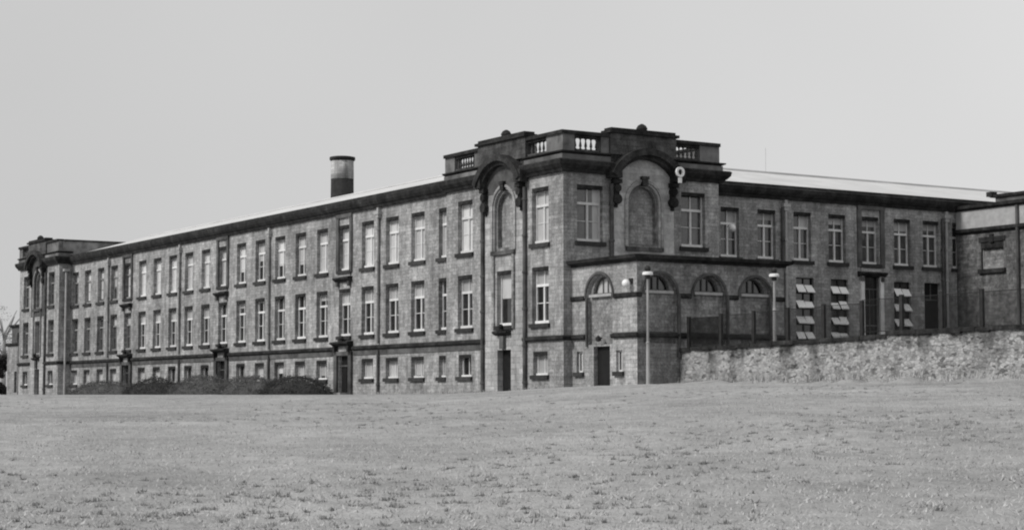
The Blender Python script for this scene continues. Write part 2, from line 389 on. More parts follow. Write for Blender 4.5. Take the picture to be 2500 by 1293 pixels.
# long left range
bays = [12.44, 15.30, 18.40, 21.50] + [24.55 + 3.15*k for k in range(17)]
doorbays = (4, 10, 16)
rng = random.Random(3)
rows = []
for i, u in enumerate(bays):
    w = 0.88 if i == 0 else 1.58
    rows.append((u, Z_M, w, H_M)); rows.append((u, Z_U, w, H_U))
    if i in doorbays: rows.append((u, -0.4, 1.5, 2.65))
    else: rows.append((u, Z_B, 0.78 if i == 0 else 1.5, H_B))
part(MB().wall(-75.9, -11.8, -1.2, 11.1, flip(holes_of(rows))), 'wall', M['stone'], school, FL)
upper_blind = {0:1, 1:1, 2:1, 3:.95, 4:1, 5:.98, 6:.72, 7:.68, 8:.5, 9:.70, 10:.98, 11:.97, 12:.96, 13:.95, 14:1, 15:.95, 16:1, 17:.6, 18:.9, 19:.9, 20:.3}
mid_blind = {0:.0, 1:.34, 2:.34, 3:.34, 4:.3, 5:.2, 6:0, 7:0, 8:.1, 9:.18, 10:.05, 11:.3, 12:.33, 13:.34, 14:.34, 15:.34, 16:.34, 17:.34, 18:.1, 19:.05, 20:0}
dark_base = (9, 11, 12, 13)
for i, u in enumerate(bays):
    w = 0.88 if i == 0 else 1.58; st = 'slim' if i == 0 else 'cross'
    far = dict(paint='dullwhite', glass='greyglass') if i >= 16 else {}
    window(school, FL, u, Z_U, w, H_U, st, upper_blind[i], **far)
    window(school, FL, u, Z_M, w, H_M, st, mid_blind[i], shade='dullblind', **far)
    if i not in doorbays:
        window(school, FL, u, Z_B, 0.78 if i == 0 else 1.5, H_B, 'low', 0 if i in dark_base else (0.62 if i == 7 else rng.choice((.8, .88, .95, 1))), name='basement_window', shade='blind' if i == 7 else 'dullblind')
def door_bay(F, u, zt):
    """framed bay: dark architrave round the upper window, small cornice between the storeys, door below"""
    x = u if F[2] == 0 else -u
    a = MB()
    for s in (-1, 1): a.box(x+s*0.90-0.16, x+s*0.90+0.16, -0.10, 0.04, 7.36, 10.75)
    a.box(x-1.06, x+1.06, -0.13, 0.04, 10.75, 10.99)
    part(a, 'architrave', M['frieze'], school, F)
    h = MB(); h.sweep([(x-1.05, 0.0), (x+1.05, 0.0)], [(-0.04, 6.80), (0.12, 6.80), (0.34, 6.96), (0.34, 7.06), (-0.04, 7.12)])
    part(h, 'window_hood', M['soot'], school, F)
    part(MB().box(x-.8, x+.8, -.06, .03, 7.13, 7.28), 'apron_panel', M['ashlar'], school, F)
    for s in (-1, 1): part(MB().box(x+s*0.78-0.12, x+s*0.78+0.12, -0.2, 0.02, 6.52, 6.80), 'hood_bracket', M['frieze'], school, F)
for n, i in enumerate(doorbays):
    u = bays[i]; x = -u
    door_bay(FL, u, 7.2)
    s = MB()
    for q in (-1, 1): s.box(x+q*0.98-0.2, x+q*0.98+0.2, -0.16, 0.04, -0.8, 2.50)
    s.box(x-1.18, x+1.18, -0.16, 0.04, 2.28, 2.52)
    sr = part(s, 'door_surround', M['frieze'], school, FL)
    c = MB(); c.sweep([(x-1.2, 0), (x+1.2, 0)], [(-0.04, 2.86), (0.2, 2.86), (0.44, 3.0), (0.44, 3.1), (-0.04, 3.16)])
    c.lathe(x, -0.22, [(0.2, 3.08), (0.13, 3.2), (0.19, 3.32), (0.1, 3.48)], 10)
    for q in (-1, 1): c.box(x+q*0.95-0.1, x+q*0.95+0.1, -0.3, 0.0, 2.5, 2.86)
    part(c, 'door_hood', M['soot'], school, FL)
    d = MB(); d.box(x-0.75, x+0.75, 0.22, 0.28, -0.4, 2.25)
    d.box(x-0.7, x-0.04, 0.19, 0.22, -0.1, 1.55); d.box(x+0.04, x+0.7, 0.19, 0.22, -0.1, 1.55)
    dr = part(d, 'door', M['door'], school, FL)
    t = MB(); t.box(x-0.75, x+0.75, 0.12, 0.215, 1.60, 1.70); sub(t, 'transom', M['frieze'], dr)
    t = MB(); t.box(x-0.9, x+0.9, -0.75, 0.2, -0.9, 0.02); part(t, 'doorstep', M['ashlar'], school, FL)

# pavilion fronts (corner pavilion left face, corner pavilion right face, far end pavilion)
HOOD_R = 2.2
def hood_z(x, cx): return 9.80 + math.sqrt(max(0.0, HOOD_R**2 - (x-cx)**2))
def pavilion_front(F, x0, x1, cx, wins, lower, z0, half=1.93, door=True, nr=0.98, bay='ashlar'):
    """x runs left to right as seen from outside; wins: x of the two window columns"""
    holes = []
    sg = 1 if F[2] == 0 else -1
    for x in wins:
        holes.append((x-.79, x+.79, Z_U+.08, Z_U+.08+H_U+.08))
        if lower: holes += [(x-.79, x+.79, Z_M, Z_M+H_M), (x-.68, x+.68, Z_B, Z_B+H_B)]
    holes.append((cx-half, cx+half, z0, 11.2))
    part(MB().wall(x0, x1, z0, 11.2, holes, 0.42), 'wall', M['stone'], school, F)
    # ashlar niche bay, a little proud of the wall, rising into the curved hood
    zb = 7.45; P = MB()
    P.archpanel(cx-half, cx+half, 6.75 if lower else 6.0, 0, cx, nr, 9.72, zb, -0.06, 0.16, top=lambda x: hood_z(x, cx))
    P.quad((cx-half, -0.06, 6), (cx-half, 0.3, 6), (cx-half, 0.3, 11.4), (cx-half, -0.06, 11.4))
    P.quad((cx+half, -0.06, 6), (cx+half, 0.3, 6), (cx+half, 0.3, 11.4), (cx+half, -0.06, 11.4))
    part(P, 'niche_bay', M[bay], school, F)
    P = MB(); N_ = 24; xs = [cx-half+.02+(2*half-.04)*i/N_ for i in range(N_+1)]
    lo_ = lambda x: max(10.5, 9.72 + math.sqrt(max(0, (nr+.25)**2-(x-cx)**2)))
    for xa, xb in zip(xs, xs[1:]): P.quad((xa, -.085, lo_(xa)), (xb, -.085, lo_(xb)), (xb, -.085, max(lo_(xb), hood_z(xb, cx)-.01)), (xa, -.085, max(lo_(xa), hood_z(xa, cx)-.01)))
    if lower: part(P, 'tympanum', M['frieze'], school, F)
    r2 = nr-0.14; P = MB()
    P.archpanel(cx-nr, cx+nr, zb, 0, cx, r2, 9.72, zb+0.16, 0.08, 0.26, top=lambda x: 9.72 + math.sqrt(max(0, nr*nr-(x-cx)**2)) + 0.002)
    nf = part(P, 'niche_moulding', M['annex'], school, F)
    P = MB(); P.archfill(cx, r2, 9.72, zb+0.16, 0.33); sub(P, 'niche_back', M['stone'], nf)
    P = MB(); P.arcband(cx, 9.72, nr+0.10, nr+0.24, 0, math.pi, -0.14, -0.05)
    for s in (-1, 1): P.box(cx+s*(nr+.17)-.07, cx+s*(nr+.17)+.07, -0.14, -0.05, zb, 9.72)
    part(P, 'niche_arch_rib', M['ashlar'], school, F)
    P = MB(); P.box(cx-0.17, cx+0.17, -0.24, 0.02, 10.62, 10.95); P.box(cx-0.22, cx+0.22, -0.28, 0.02, 10.95, 11.10); part(P, 'niche_keystone', M['sootmid'], school, F)
    P = MB(); P.box(cx-nr-.2, cx+nr+.2, -0.2, 0.04, 7.22, 7.43); part(P, 'niche_sill', M['sootmid'], school, F)
    # curved hood carried on scroll consoles
    a = math.acos(1.92/HOOD_R); P = MB()
    P.arcband(cx, 9.80, HOOD_R-0.04, HOOD_R+0.16, a, math.pi-a, -0.42, 0.1, 24)
    P.arcband(cx, 9.80, HOOD_R+0.16, HOOD_R+0.50, a, math.pi-a, -0.66, 0.1, 24)
    for s in (-1, 1): P.box(cx+s*2.02-.34, cx+s*2.02+.34, -0.56, 0.1, 10.88, 11.50)
    part(P, 'curved_hood', M['hoodstone'], school, F)
    for s in (-1, 1):
        P = MB(); xc = cx+s*1.80
        P.box(xc-.14, xc+.14, -0.26, 0.05, 9.9, 10.85); P.box(xc-.22, xc+.22, -0.40, 0.05, 10.62, 10.85)
        for zz, rr, yy in ((10.38, .20, -.24), (9.82, .26, -.22)):
            P.arcband(xc, zz, 0.02, rr, 0, 2*math.pi, yy-.12, 0.05, 14)
        P.box(xc-.10, xc+.10, -0.15, 0.05, 9.4, 9.62)
        part(P, 'console', M['soot'], school, F)
    if lower:
        P = MB(); P.wall(cx-half, cx+half, z0, 6.76, [(cx-.74, cx+.74, Z_M, Z_M+H_M), (cx-.68, cx+.68, -0.4, 2.2)], 0.4, y=-0.05)
        P.quad((cx-half, -0.05, z0), (cx-half, 0.3, z0), (cx-half, 0.3, 6.76), (cx-half, -0.05, 6.76))
        P.quad((cx+half, -0.05, z0), (cx+half, 0.3, z0), (cx+half, 0.3, 6.76), (cx+half, -0.05, 6.76))
        part(P, 'entrance_bay', M['ashlar'], school, F)
        for s in (-1, 1): part(MB().box(cx+s*1.0-.1, cx+s*1.0+.1, -0.16, 0.0, 3.3, 7.2), 'pilaster_strip', M['annex'], school, F)
        P = MB(); P.box(cx-.68, cx+.68, 0.30, 0.36, -0.4, 2.2); part(P, 'door', M['door'], school, F)
        P = MB(); P.box(cx-.9, cx+.9, -0.6, 0.2, -0.9, 0.03); part(P, 'doorstep', M['ashlar'], school, F)
        P = MB(); P.sweep([(cx-.7, -.05), (cx+.7, -.05)], [(-.04, 2.95), (.12, 2.95), (.34, 3.08), (.34, 3.18), (-.04, 3.22)])
        P.lathe(cx, -.25, [(.18, 3.2), (.12, 3.3), (.17, 3.42), (.06, 3.55)], 10)
        part(P, 'door_hood', M['soot'], school, F)
        P = MB(); P.box(cx-.2, cx+.2, -.24, 0.0, 2.25, 2.9); part(P, 'door_keystone', M['frieze'], school, F)

# corner pavilion, left face: canonical x = -y
pavilion_front(FP, -11.8, 0.0, -5.60, (-9.75, -2.15), True, -1.2)
for u, b, bm_, bb in ((9.75, 1.0, .34, 0), (2.15, 1.0, .34, .95)):
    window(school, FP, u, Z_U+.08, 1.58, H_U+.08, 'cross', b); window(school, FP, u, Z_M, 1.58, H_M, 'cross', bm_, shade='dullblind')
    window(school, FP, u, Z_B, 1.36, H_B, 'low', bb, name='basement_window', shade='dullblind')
window(school, LEFT(-0.05), 5.60, Z_M, 1.48, H_M, 'plain', .5, name='window', lintel_shade=True)
# corner pavilion, right face
pavilion_front(FR, 0.0, 9.9, 4.95, (1.62, 8.2), False, -1.2, bay='paledress')
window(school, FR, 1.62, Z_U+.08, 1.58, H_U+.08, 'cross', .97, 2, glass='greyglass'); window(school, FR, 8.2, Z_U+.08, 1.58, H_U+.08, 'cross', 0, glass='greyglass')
# far end pavilion
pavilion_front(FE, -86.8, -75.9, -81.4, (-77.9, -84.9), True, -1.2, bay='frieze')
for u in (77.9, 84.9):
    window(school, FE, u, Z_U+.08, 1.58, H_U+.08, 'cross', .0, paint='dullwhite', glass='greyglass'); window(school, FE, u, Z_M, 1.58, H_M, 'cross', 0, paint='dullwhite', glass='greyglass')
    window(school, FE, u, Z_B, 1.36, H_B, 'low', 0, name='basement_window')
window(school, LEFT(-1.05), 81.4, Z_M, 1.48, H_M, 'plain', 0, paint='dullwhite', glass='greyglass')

# plain returns and backs
b = MB(); b.quad((-1, 75.9, -1.2), (0.2, 75.9, -1.2), (0.2, 75.9, 11.2), (-1, 75.9, 11.2)); part(b, 'return_wall', M['stone'], school); b = MB()
b.quad((-1, 86.8, -1.2), (14, 86.8, -1.2), (14, 86.8, 11.9), (-1, 86.8, 11.9)); part(b, 'return_wall', M['stone'], school)
b = MB(); b.quad((9.9, 0, -1.2), (9.9, 4.05, -1.2), (9.9, 4.05, 11.9), (9.9, 0, 11.9)); part(b, 'return_wall', M['stone'], school)
b = MB(); b.quad((14, 18, -1.2), (14, 86.8, -1.2), (14, 86.8, 11.8), (14, 18, 11.8)); b.quad((14, 18, -1.2), (46, 18, -1.2), (46, 18, 11.8), (14, 18, 11.8))
b.quad((46, 4, -1.2), (46, 18, -1.2), (46, 18, 13.4), (46, 4, 11.8)); part(b, 'back_wall', M['stone'], school)

# right wing, set back from the pavilion
wing_x = [13.85, 16.5, 19.15, 21.8, 24.4, 26.95, 29.3, 31.75]
hs = [(x-.66, x+.66, Z_U+.05, Z_U+.05+H_U) for x in wing_x]
hop = [19.3, 21.93, 26.9]
hs += [(x-.67, x+.67, 3.0, 6.58) for x in hop] + [(23.78, 25.02, 1.9, 6.82), (28.7, 30.0, 1.9, 6.6)]
part(MB().wall(9.9, 46.0, -1.2, 11.1, hs), 'wall', M['stone'], school, FW)
wb = [.45, .2, .34, .2, .2, .25, .2, .1]
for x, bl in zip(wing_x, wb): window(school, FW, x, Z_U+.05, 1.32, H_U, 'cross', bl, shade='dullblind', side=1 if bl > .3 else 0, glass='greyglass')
door_bay(FW, 24.4, 7.2)
def hopper_window(x, n_open=4):
    z0, h, w = 3.0, 3.58, 1.34
    f = MB(); f.box(x-w/2, x-w/2+.05, .14, .2, z0, z0+h).box(x+w/2-.05, x+w/2, .14, .2, z0, z0+h).box(x-w/2+.05, x+w/2-.05, .14, .2, z0+h-.06, z0+h).box(x-w/2+.05, x+w/2-.05, .14, .2, z0, z0+.06)
    for k in range(1, 4): f.box(x-w/2+.05, x+w/2-.05, .14, .2, z0+h*k/4-.03, z0+h*k/4+.03)
    f.box(x-.03, x+.03, .135, .197, z0+.06, z0+h-.06)
    o = part(f, 'hopper_window', M['iron'], school, FW)
    p = MB(); p.quad((x-w/2, .19, z0), (x+w/2, .19, z0), (x+w/2, .19, z0+h), (x-w/2, .19, z0+h)); sub(p, 'pane', M['glass'], o)
    for k in range(4):
        for s in (-1, 1):
            z = z0 + h*k/4 + .07; a, c = (x+.035, x+w/2-.06) if s > 0 else (x-w/2+.06, x-.035)
            if k < 4-n_open: continue
            top = .38 + rng.uniform(-.07, .05); out = .28 + rng.uniform(-.06, .06)
            q = MB()
            q.v += [(a, .10, z+top), (c, .10, z+top), (c, .10-out, z), (a, .10-out, z), (a, .13, z+top+.02), (c, .13, z+top+.02), (c, .10-out+.03, z-.035), (a, .10-out+.03, z-.035)]
            q.f += [(0,1,2,3), (7,6,5,4), (0,4,5,1), (3,2,6,7), (0,3,7,4), (1,5,6,2)]
            sub(q, 'hopper_sash', M['lamp'], o)  # lamp white on the sash glass paints in reflected sky
for x in hop: hopper_window(x)
# tall doorway with pale surround
s = MB(); s.box(23.50, 23.78, -.14, .05, 1.9, 6.82).box(25.02, 25.30, -.14, .05, 1.9, 6.82).box(23.50, 25.30, -.14, .05, 6.82, 7.10); part(s, 'door_surround', M['white'], school, FW)
d = MB(); d.box(23.78, 25.02, .2, .27, 1.9, 6.82)
dr = part(d, 'door', M['glass'], school, FW)
d = MB()
for z in (3.9, 5.1, 6.05): d.box(23.8, 25.0, .14, .2, z, z+.07)
d.box(24.37, 24.43, .15, .198, 1.95, 6.05); sub(d, 'glazing_bar', M['frieze'], dr)
d = MB(); d.box(28.7, 30.0, .2, .27, 1.9, 6.6); dr = part(d, 'door', M['door'], school, FW)
d = MB(); d.box(28.72, 29.98, .13, .2, 5.55, 5.63); d.box(29.32, 29.38, .15, .198, 5.63, 6.55); sub(d, 'transom', M['frieze'], dr)
# lamps and ring fixed to the walls
g = MB(); g.sphere((13.72, -.35, 9.15), .22); o = part(g, 'globe_lamp', M['lamp'], school, FW, True)
g = MB(); g.tube((13.72, 0.05, 9.25), (13.72, -.3, 9.2), .03); sub(g, 'bracket', M['iron'], o)
g = MB(); g.arcband(6.62, 11.35, .15, .27, 0, 2*math.pi, -1.02, -.93, 18); g.box(6.52, 6.72, -1.0, -.94, 10.78, 11.06); part(g, 'ring_bracket', M['lamp'], school, FR)

# cornices, string courses, parapet
CORN = [(-0.05, 10.98), (0.14, 10.98), (0.22, 11.14), (0.30, 11.20), (0.40, 11.36), (0.44, 11.56), (0.40, 11.62), (0.20, 11.66), (0.18, 11.80), (-0.35, 11.80), (-0.35, 11.3), (-0.05, 11.3)]
part(MB().sweep([(XL, 75.9), (XL, 11.8)], CORN), 'cornice', M['soot'], school)
part(MB().sweep([(9.9, 4.0), (46, 4.0)], CORN), 'cornice', M['soot'], school)
PC = [(-0.05, 11.06), (0.18, 11.06), (0.26, 11.20), (0.34, 11.26), (0.48, 11.42), (0.52, 11.62), (0.46, 11.68), (0.16, 11.70), (0.12, 11.98), (0.30, 12.06), (0.30, 12.12), (-0.35, 12.12), (-0.35, 11.3), (-0.05, 11.3)]
def pav_cornice(paths):
    for p in paths:
        part(MB().sweep(p, PC), 'pavilion_cornice', M['soot'], school)
        part(MB().sweep(p, [(0.12, 11.705), (0.175, 11.705), (0.175, 11.965), (0.12, 11.965)]), 'frieze', M['lightfrieze'], school)
pav_cornice([[(0, 11.8), (0, 7.75)], [(0, 3.45), (0, 0), (2.80, 0)], [(7.10, 0), (9.9, 0), (9.9, 4.0)]])
pav_cornice([[(-1, 86.8), (-1, 83.55)], [(-1, 79.25), (-1, 75.9), (0.1, 75.9)]])
def parapet(F, x0, x1, cx, solid, rails, raised):
    """x canonical; solid: (a, b) lengths of plain pier; rails: (a, b, baluster count) open lengths; raised: (a, b)"""
    for a, c in solid: part(MB().box(a, c, -.10, .30, 12.12, 12.98), 'parapet_pier', M['lightfrieze'], school, F)
    spans = sorted([(a, c) for a, c in solid] + [(a, c) for a, c, n in rails])
    runs = []
    for a, c in spans:
        if runs and abs(runs[-1][1]-a) < 1e-3: runs[-1][1] = c
        else: runs.append([a, c])
    for a, c in runs: part(MB().box(a, c, -.22, .36, 12.98, 13.16), 'parapet_coping', M['soot'], school, F)
    for a, c, n in rails:
        bl = MB(); bl.box(a, c, -.06, .26, 12.12, 12.26); r = part(bl, 'balustrade', M['sootmid'], school, F)
        tp = MB(); tp.box(a, c, -.08, .28, 12.84, 12.98); sub(tp, 'rail', M['soot'], r)
        st = (c-a)/n
        for i in range(n):
            x = a + st*(i+.5)
            q = MB(); q.lathe(x, .1, [(.07, 12.26), (.07, 12.30), (.035, 12.34), (.078, 12.43), (.065, 12.53), (.032, 12.70), (.04, 12.76), (.07, 12.80), (.07, 12.84)], 10)
            sub(q, 'baluster', M['sootmid'], r, True)
    a, c = raised
    m = MB(); m.box(a, c, -.22, .40, 12.12, 13.22); m.box(a+.1, c-.1, -.045, .38, 11.21, 12.12); part(m, 'raised_parapet', M['sootmid'], school, F)
    m = MB(); m.box(a-.12, c+.12, -.36, .46, 13.22, 13.36); m.box(a+.05, c-.05, -.24, .40, 13.36, 13.50)
    m.lathe(cx, .08, [(.26, 13.50), (.30, 13.62), (.2, 13.78), (.06, 13.86)], 10); part(m, 'raised_coping', M['soot'], school, F)
parapet(FP, -11.8, 0, -5.6, [(-11.8, -10.75), (-8.6, -8.05), (-1.42, -.36)], [(-10.75, -8.6, 8), (-3.25, -1.42, 5)], (-8.05, -3.25))
parapet(FR, 0, 9.9, 4.95, [(0.0, .62), (2.25, 2.75), (8.6, 9.9)], [(.62, 2.25, 5), (6.95, 8.6, 6)], (2.75, 6.95))
w = MB(); w.box(-.10, -.003, -.10, .36, 12.12, 12.98); part(w, 'corner_pier', M['lightfrieze'], school)
w = MB(); w.box(-.22, -.003, -.22, .36, 12.98, 13.16); part(w, 'corner_coping', M['soot'], school)
parapet(FE, -86.8, -75.9, -81.4, [(-86.8, -85.9), (-79.0, -75.9)], [(-85.9, -83.8, 8)], (-83.8, -79.0))
w = MB(); w.box(-.70, 6.5, 75.8, 76.2, 11.7, 12.98); part(w, 'parapet_return', M['lightfrieze'], school)
w = MB(); w.box(-.64, 6.6, 75.68, 76.26, 12.98, 13.13); part(w, 'return_coping', M['soot'], school)
w = MB(); w.box(9.5, 9.9, .37, 4.2, 12.12, 12.98); part(w, 'parapet_return', M['lightfrieze'], school)
w = MB(); w.box(9.42, 10.0, .37, 4.2, 12.98, 13.13); part(w, 'return_coping', M['soot'], school)
STR = [(-0.03, 2.56), (0.10, 2.56), (0.18, 2.64), (0.18, 2.76), (-0.03, 2.84)]
cuts = [(75.9, bays[16]+1.25), (bays[16]-1.25, bays[10]+1.25), (bays[10]-1.25, bays[4]+1.25), (bays[4]-1.25, 11.8)]
for p in [[(XL, a), (XL, c)] for a, c in cuts] + [[(0, 11.8), (0, 7.53)], [(0, 3.67), (0, 0), (0.48, 0)], [(-1, 86.8), (-1, 83.33)], [(-1, 79.47), (-1, 75.9), (.1, 75.9)]]:
    part(MB().sweep(p, STR), 'string_course', M['soot'], school)
for p in [[(XL, a), (XL, c)] for a, c in cuts] + [[(0, 11.8), (0, 7.53)]]:
    part(MB().sweep(p, [(-.02, 2.26), (.05, 2.26), (.05, 2.555), (-.02, 2.555)]), 'basement_frieze', M['frieze'], school)

# roofs
r = MB()
r.quad((XL+.1, 11.0, 11.82), (7, 11.0, 13.75), (7, 76.0, 13.75), (XL+.1, 76.0, 11.82)); r.quad((14.2, 11.0, 11.7), (14.2, 76, 11.7), (7, 76, 13.75), (7, 11.0, 13.75))
rf = part(r, 'roof', M['roof'], school)
r = MB(); r.quad((9.9, 4.0, 11.82), (46, 4.0, 11.82), (46, 11, 13.55), (9.9, 11, 13.55)); r.quad((9.9, 18.2, 11.7), (9.9, 11, 13.55), (46, 11, 13.55), (46, 18.2, 11.7))
rf2 = part(r, 'roof', M['roof'], school)
r = MB(); r.box(6.9, 7.1, 11.6, 76, 13.74, 13.82); sub(r, 'ridge', M['roof'], rf)
r = MB(); r.box(9.9, 46, 10.9, 11.1, 13.54, 13.64); sub(r, 'ridge', M['roof'], rf2)
for q in ((.32, 9.5, .42, 11.7, 11.75, 11.95), (-.6, 13.9, 76.3, 86.7, 11.7, 11.9)): part(MB().box(*q), 'flat_roof', M['pipe'], school)
r = MB(); r.tube((22.3, 11, 13.5), (22.3, 11, 15.1), .012, 6); part(r, 'aerial', M['palepipe'], school)

# downpipes
def downpipe(F, u, z0, z1, mat, r=.085, head=True, out=.11):
    x = u if F[2] == 0 else -u
    p = MB(); p.tube((x, -out, z0), (x, -out, z1), r, 10)
    z = z0+1.0
    while z < z1-.5: p.lathe(x, -out, [(r, z), (r+.035, z+.02), (r+.035, z+.12), (r, z+.14)], 10); z += 1.9
    o = part(p, 'downpipe', M[mat], school, F)
    if head:
        h = MB(); h.box(x-.26, x+.26, -out-.17, .0, z1+.01, z1+.2); h.box(x-.17, x+.17, -out-.12, .0, z1-.2, z1+.01); h.box(x-.1, x+.1, -out-.08, 0, z1+.2, z1+.42)
        sub(h, 'hopper_head', M['palepipe'], o)
for u in (19.95, 35.5, 51.3, 66.6): downpipe(FL, u, -.6, 2.5, 'pipe', .08, False); downpipe(FL, u, 2.9, 10.55, 'greypipe', .075)
downpipe(FP, 7.72, -.6, 10.6, 'pipe', .11, False); downpipe(FP, 3.48, -.6, 10.6, 'pipe', .11, False)
downpipe(FR, 2.9, 6.6, 10.6, 'pipe', .11, False)
downpipe(FW, 17.83, 1.9, 10.55, 'palepipe'); downpipe(FW, 17.6, 1.9, 10.5, 'pipe', .1, False)
downpipe(FW, 30.5, 1.9, 10.55, 'palepipe'); downpipe(FW, 30.2, 1.9, 10.5, 'pipe', .1, False)
downpipe(LEFT(-1.0), 79.2, -.6, 10.5, 'pipe', .1, False)
p = MB(); p.tube((-.45, 75.72, -.6), (-.45, 75.72, 10.4), .09, 10); o = part(p, 'downpipe', M['palepipe'], school)
h = MB(); h.box(-.7, -.2, 75.5, 75.88, 10.4, 10.62); sub(h, 'hopper_head', M['palepipe'], o)

# ------------------------------------------------------------------ single storey annex in the angle
annex = thing('annex_building', (.5, -5.6, 0), 'low flat roofed stone annex with lunette windows and dark cornice in front of the pavilion', 'building')
AF, AS = RIGHT(-5.6), LEFT(.5)
# left side face (canonical x = -y, from 0 at the pavilion to 5.6 at the outer corner)
w = MB(); w.wall(0, 1.30, -1.2, 6.25, [(.42, .95, .95, 1.98)], .3); w.wall(3.60, 5.6, -1.2, 6.25, [(3.85, 4.38, .95, 1.98)], .3)
w.wall(1.30, 3.60, -1.2, 2.3, [(1.93, 3.33, -.6, 2.2)], .35)
w.archpanel(1.30, 3.60, 2.3, 6.25, 2.45, 1.12, 4.62, 2.3, 0, .22)
sw = part(w, 'side_wall', M['stone'], annex, AS)
w = MB(); w.archpanel(1.33, 3.57, 2.3, 0, 2.45, .84, 4.78, 4.77, .2, .25, top=lambda x: 4.62 + math.sqrt(max(0, 1.12**2-(x-2.45)**2))+.002)
part(w, 'arch_infill', M['annex'], annex, AS)
d = MB(); d.box(1.93, 3.33, .24, .3, -.6, 2.2); dr = part(d, 'door', M['door'], annex, AS)
for x in (.685, 4.115):
    f = MB(); f.box(x-.265, x-.20, .15, .22, .95, 1.98).box(x+.20, x+.265, .15, .22, .95, 1.98).box(x-.2, x+.2, .15, .22, 1.9, 1.98).box(x-.2, x+.2, .15, .22, .95, 1.03).box(x-.03, x+.03, .155, .218, 1.03, 1.9)
    o = part(f, 'side_window', M['white'], annex, AS)
    q = MB(); q.quad((x-.26, .2, .95), (x+.26, .2, .95), (x+.26, .2, 1.98), (x-.26, .2, 1.98)); sub(q, 'pane', M['glass'], o)
    q = MB(); q.box(x-.42, x+.42, -.14, .05, .74, .946); sub(q, 'sill', M['sill'], o)
# front face
fx = [1.85, 4.85, 7.75]; edges = [.5, 3.35, 6.30, 9.6]
w = MB()
for cx, a, c in zip(fx, edges, edges[1:]):
    w.archpanel(a, c, 2.3, 6.25, cx, .98, 4.66, 2.3, 0, .22)
w.wall(.5, 9.6, -1.2, 2.3, [])
part(w, 'front_wall', M['annex'], annex, AF)
for cx in fx:
    w = MB(); w.archpanel(cx-.98, cx+.98, 2.3, 0, cx, .74, 4.84, 4.83, .2, .25, top=lambda x: 4.66 + math.sqrt(max(0, .98**2-(x-cx)**2))+.002)
    part(w, 'arch_infill', M['annex'], annex, AF)
def lunette(F, cx, r, zs, mat):
    m = MB(); m.arcband(cx, zs, r-.06, r, 0, math.pi, .34, .40, 14); m.box(cx-r, cx+r, .33, .40, zs-.005, zs+.06)
    for a in (60, 120): m.box(cx+r*math.cos(R(a))*.5-.02, cx+r*math.cos(R(a))*.5+.02, .35, .39, zs+.06, zs+r*.85)
    o = part(m, 'lunette_window', M['frieze'], annex, F)
    q = MB(); q.archfill(cx, r-.01, zs, zs, .42); sub(q, 'pane', M[mat], o)
    q = MB(); q.box(cx-r-.12, cx+r+.12, .02, .34, zs-.14, zs-.008); sub(q, 'sill', M['palepipe'], o)
lunette(AS, 2.45, .84, 4.78, 'blind')
for cx in fx: lunette(AF, cx, .74, 4.84, 'glass')
# transom bar on the second lunette, mouldings, strings, cornice
m = MB(); m.arcband(2.45, 4.62, 1.14, 1.26, 0, math.pi, -.07, .02); part(m, 'arch_moulding', M['frieze'], annex, AS)
for cx in fx:
    m = MB(); m.arcband(cx, 4.66, 1.0, 1.12, 0, math.pi, -.07, .02); part(m, 'arch_moulding', M['frieze'], annex, AF)
bp = [(-.02, 4.50), (.06, 4.50), (.10, 4.56), (.10, 4.70), (-.02, 4.74)]
for p in [[(.5, -.02), (.5, -1.18)], [(.5, -3.72), (.5, -5.6), (.73, -5.6)]] + [[(a, -5.6), (c, -5.6)] for a, c in ((2.97, 3.73), (5.97, 6.63), (8.87, 9.6))]:
    part(MB().sweep(p, bp), 'springing_band', M['soot'], annex)
for p in [[(.5, -.05), (.5, -1.3)], [(.5, -3.6), (.5, -5.6), (9.6, -5.6)]]: part(MB().sweep(p, STR), 'string_course', M['soot'], annex)
m = MB(); m.sweep([(.5, -.05), (.5, -5.6), (9.6, -5.6), (9.6, 3.95)], [(-.3, 6.2), (.08, 6.2), (.12, 6.28), (.34, 6.36), (.38, 6.52), (-.3, 6.6)]); part(m, 'cornice', M['soot'], annex)
m = MB(); m.quad((.7, -.02, 6.5), (9.4, -.02, 6.5), (9.4, -5.4, 6.5), (.7, -5.4, 6.5)); part(m, 'flat_roof', M['pipe'], annex)
m = MB(); m.quad((9.6, -5.6, -1), (9.6, 3.95, -1), (9.6, 3.95, 6.25), (9.6, -5.6, 6.25)); part(m, 'end_wall', M['annex'], annex)
# dark tubes stand in for the shaded jambs of the arch recesses
m = MB(); m.tube((1.40, -.06, 2.2), (1.40, -.06, 4.6), .07, 8); part(m, 'downpipe', M['pipe'], annex, AS)
for x in (2.93, 5.92, 8.62): m = MB(); m.tube((x, -.1, 1.6), (x, -.1, 4.7), .085, 8); part(m, 'downpipe', M['pipe'], annex, AF)
m = MB(); m.sphere((5.15, -.32, 5.15), .2); o = part(m, 'globe_lamp', M['lamp'], annex, AS, True)
m = MB(); m.tube((5.15, .04, 5.28), (5.15, -.26, 5.24), .03); m.box(5.0, 5.3, -.06, .02, 5.15, 5.4); sub(m, 'bracket', M['iron'], o)
m = MB(); m.lathe(2.63, -.2, [(.05, 2.42), (.15, 2.48), (.15, 2.62), (.03, 2.72)], 10); m.tube((2.63, .03, 2.6), (2.63, -.2, 2.6), .03); part(m, 'door_lamp', M['iron'], annex, AS)

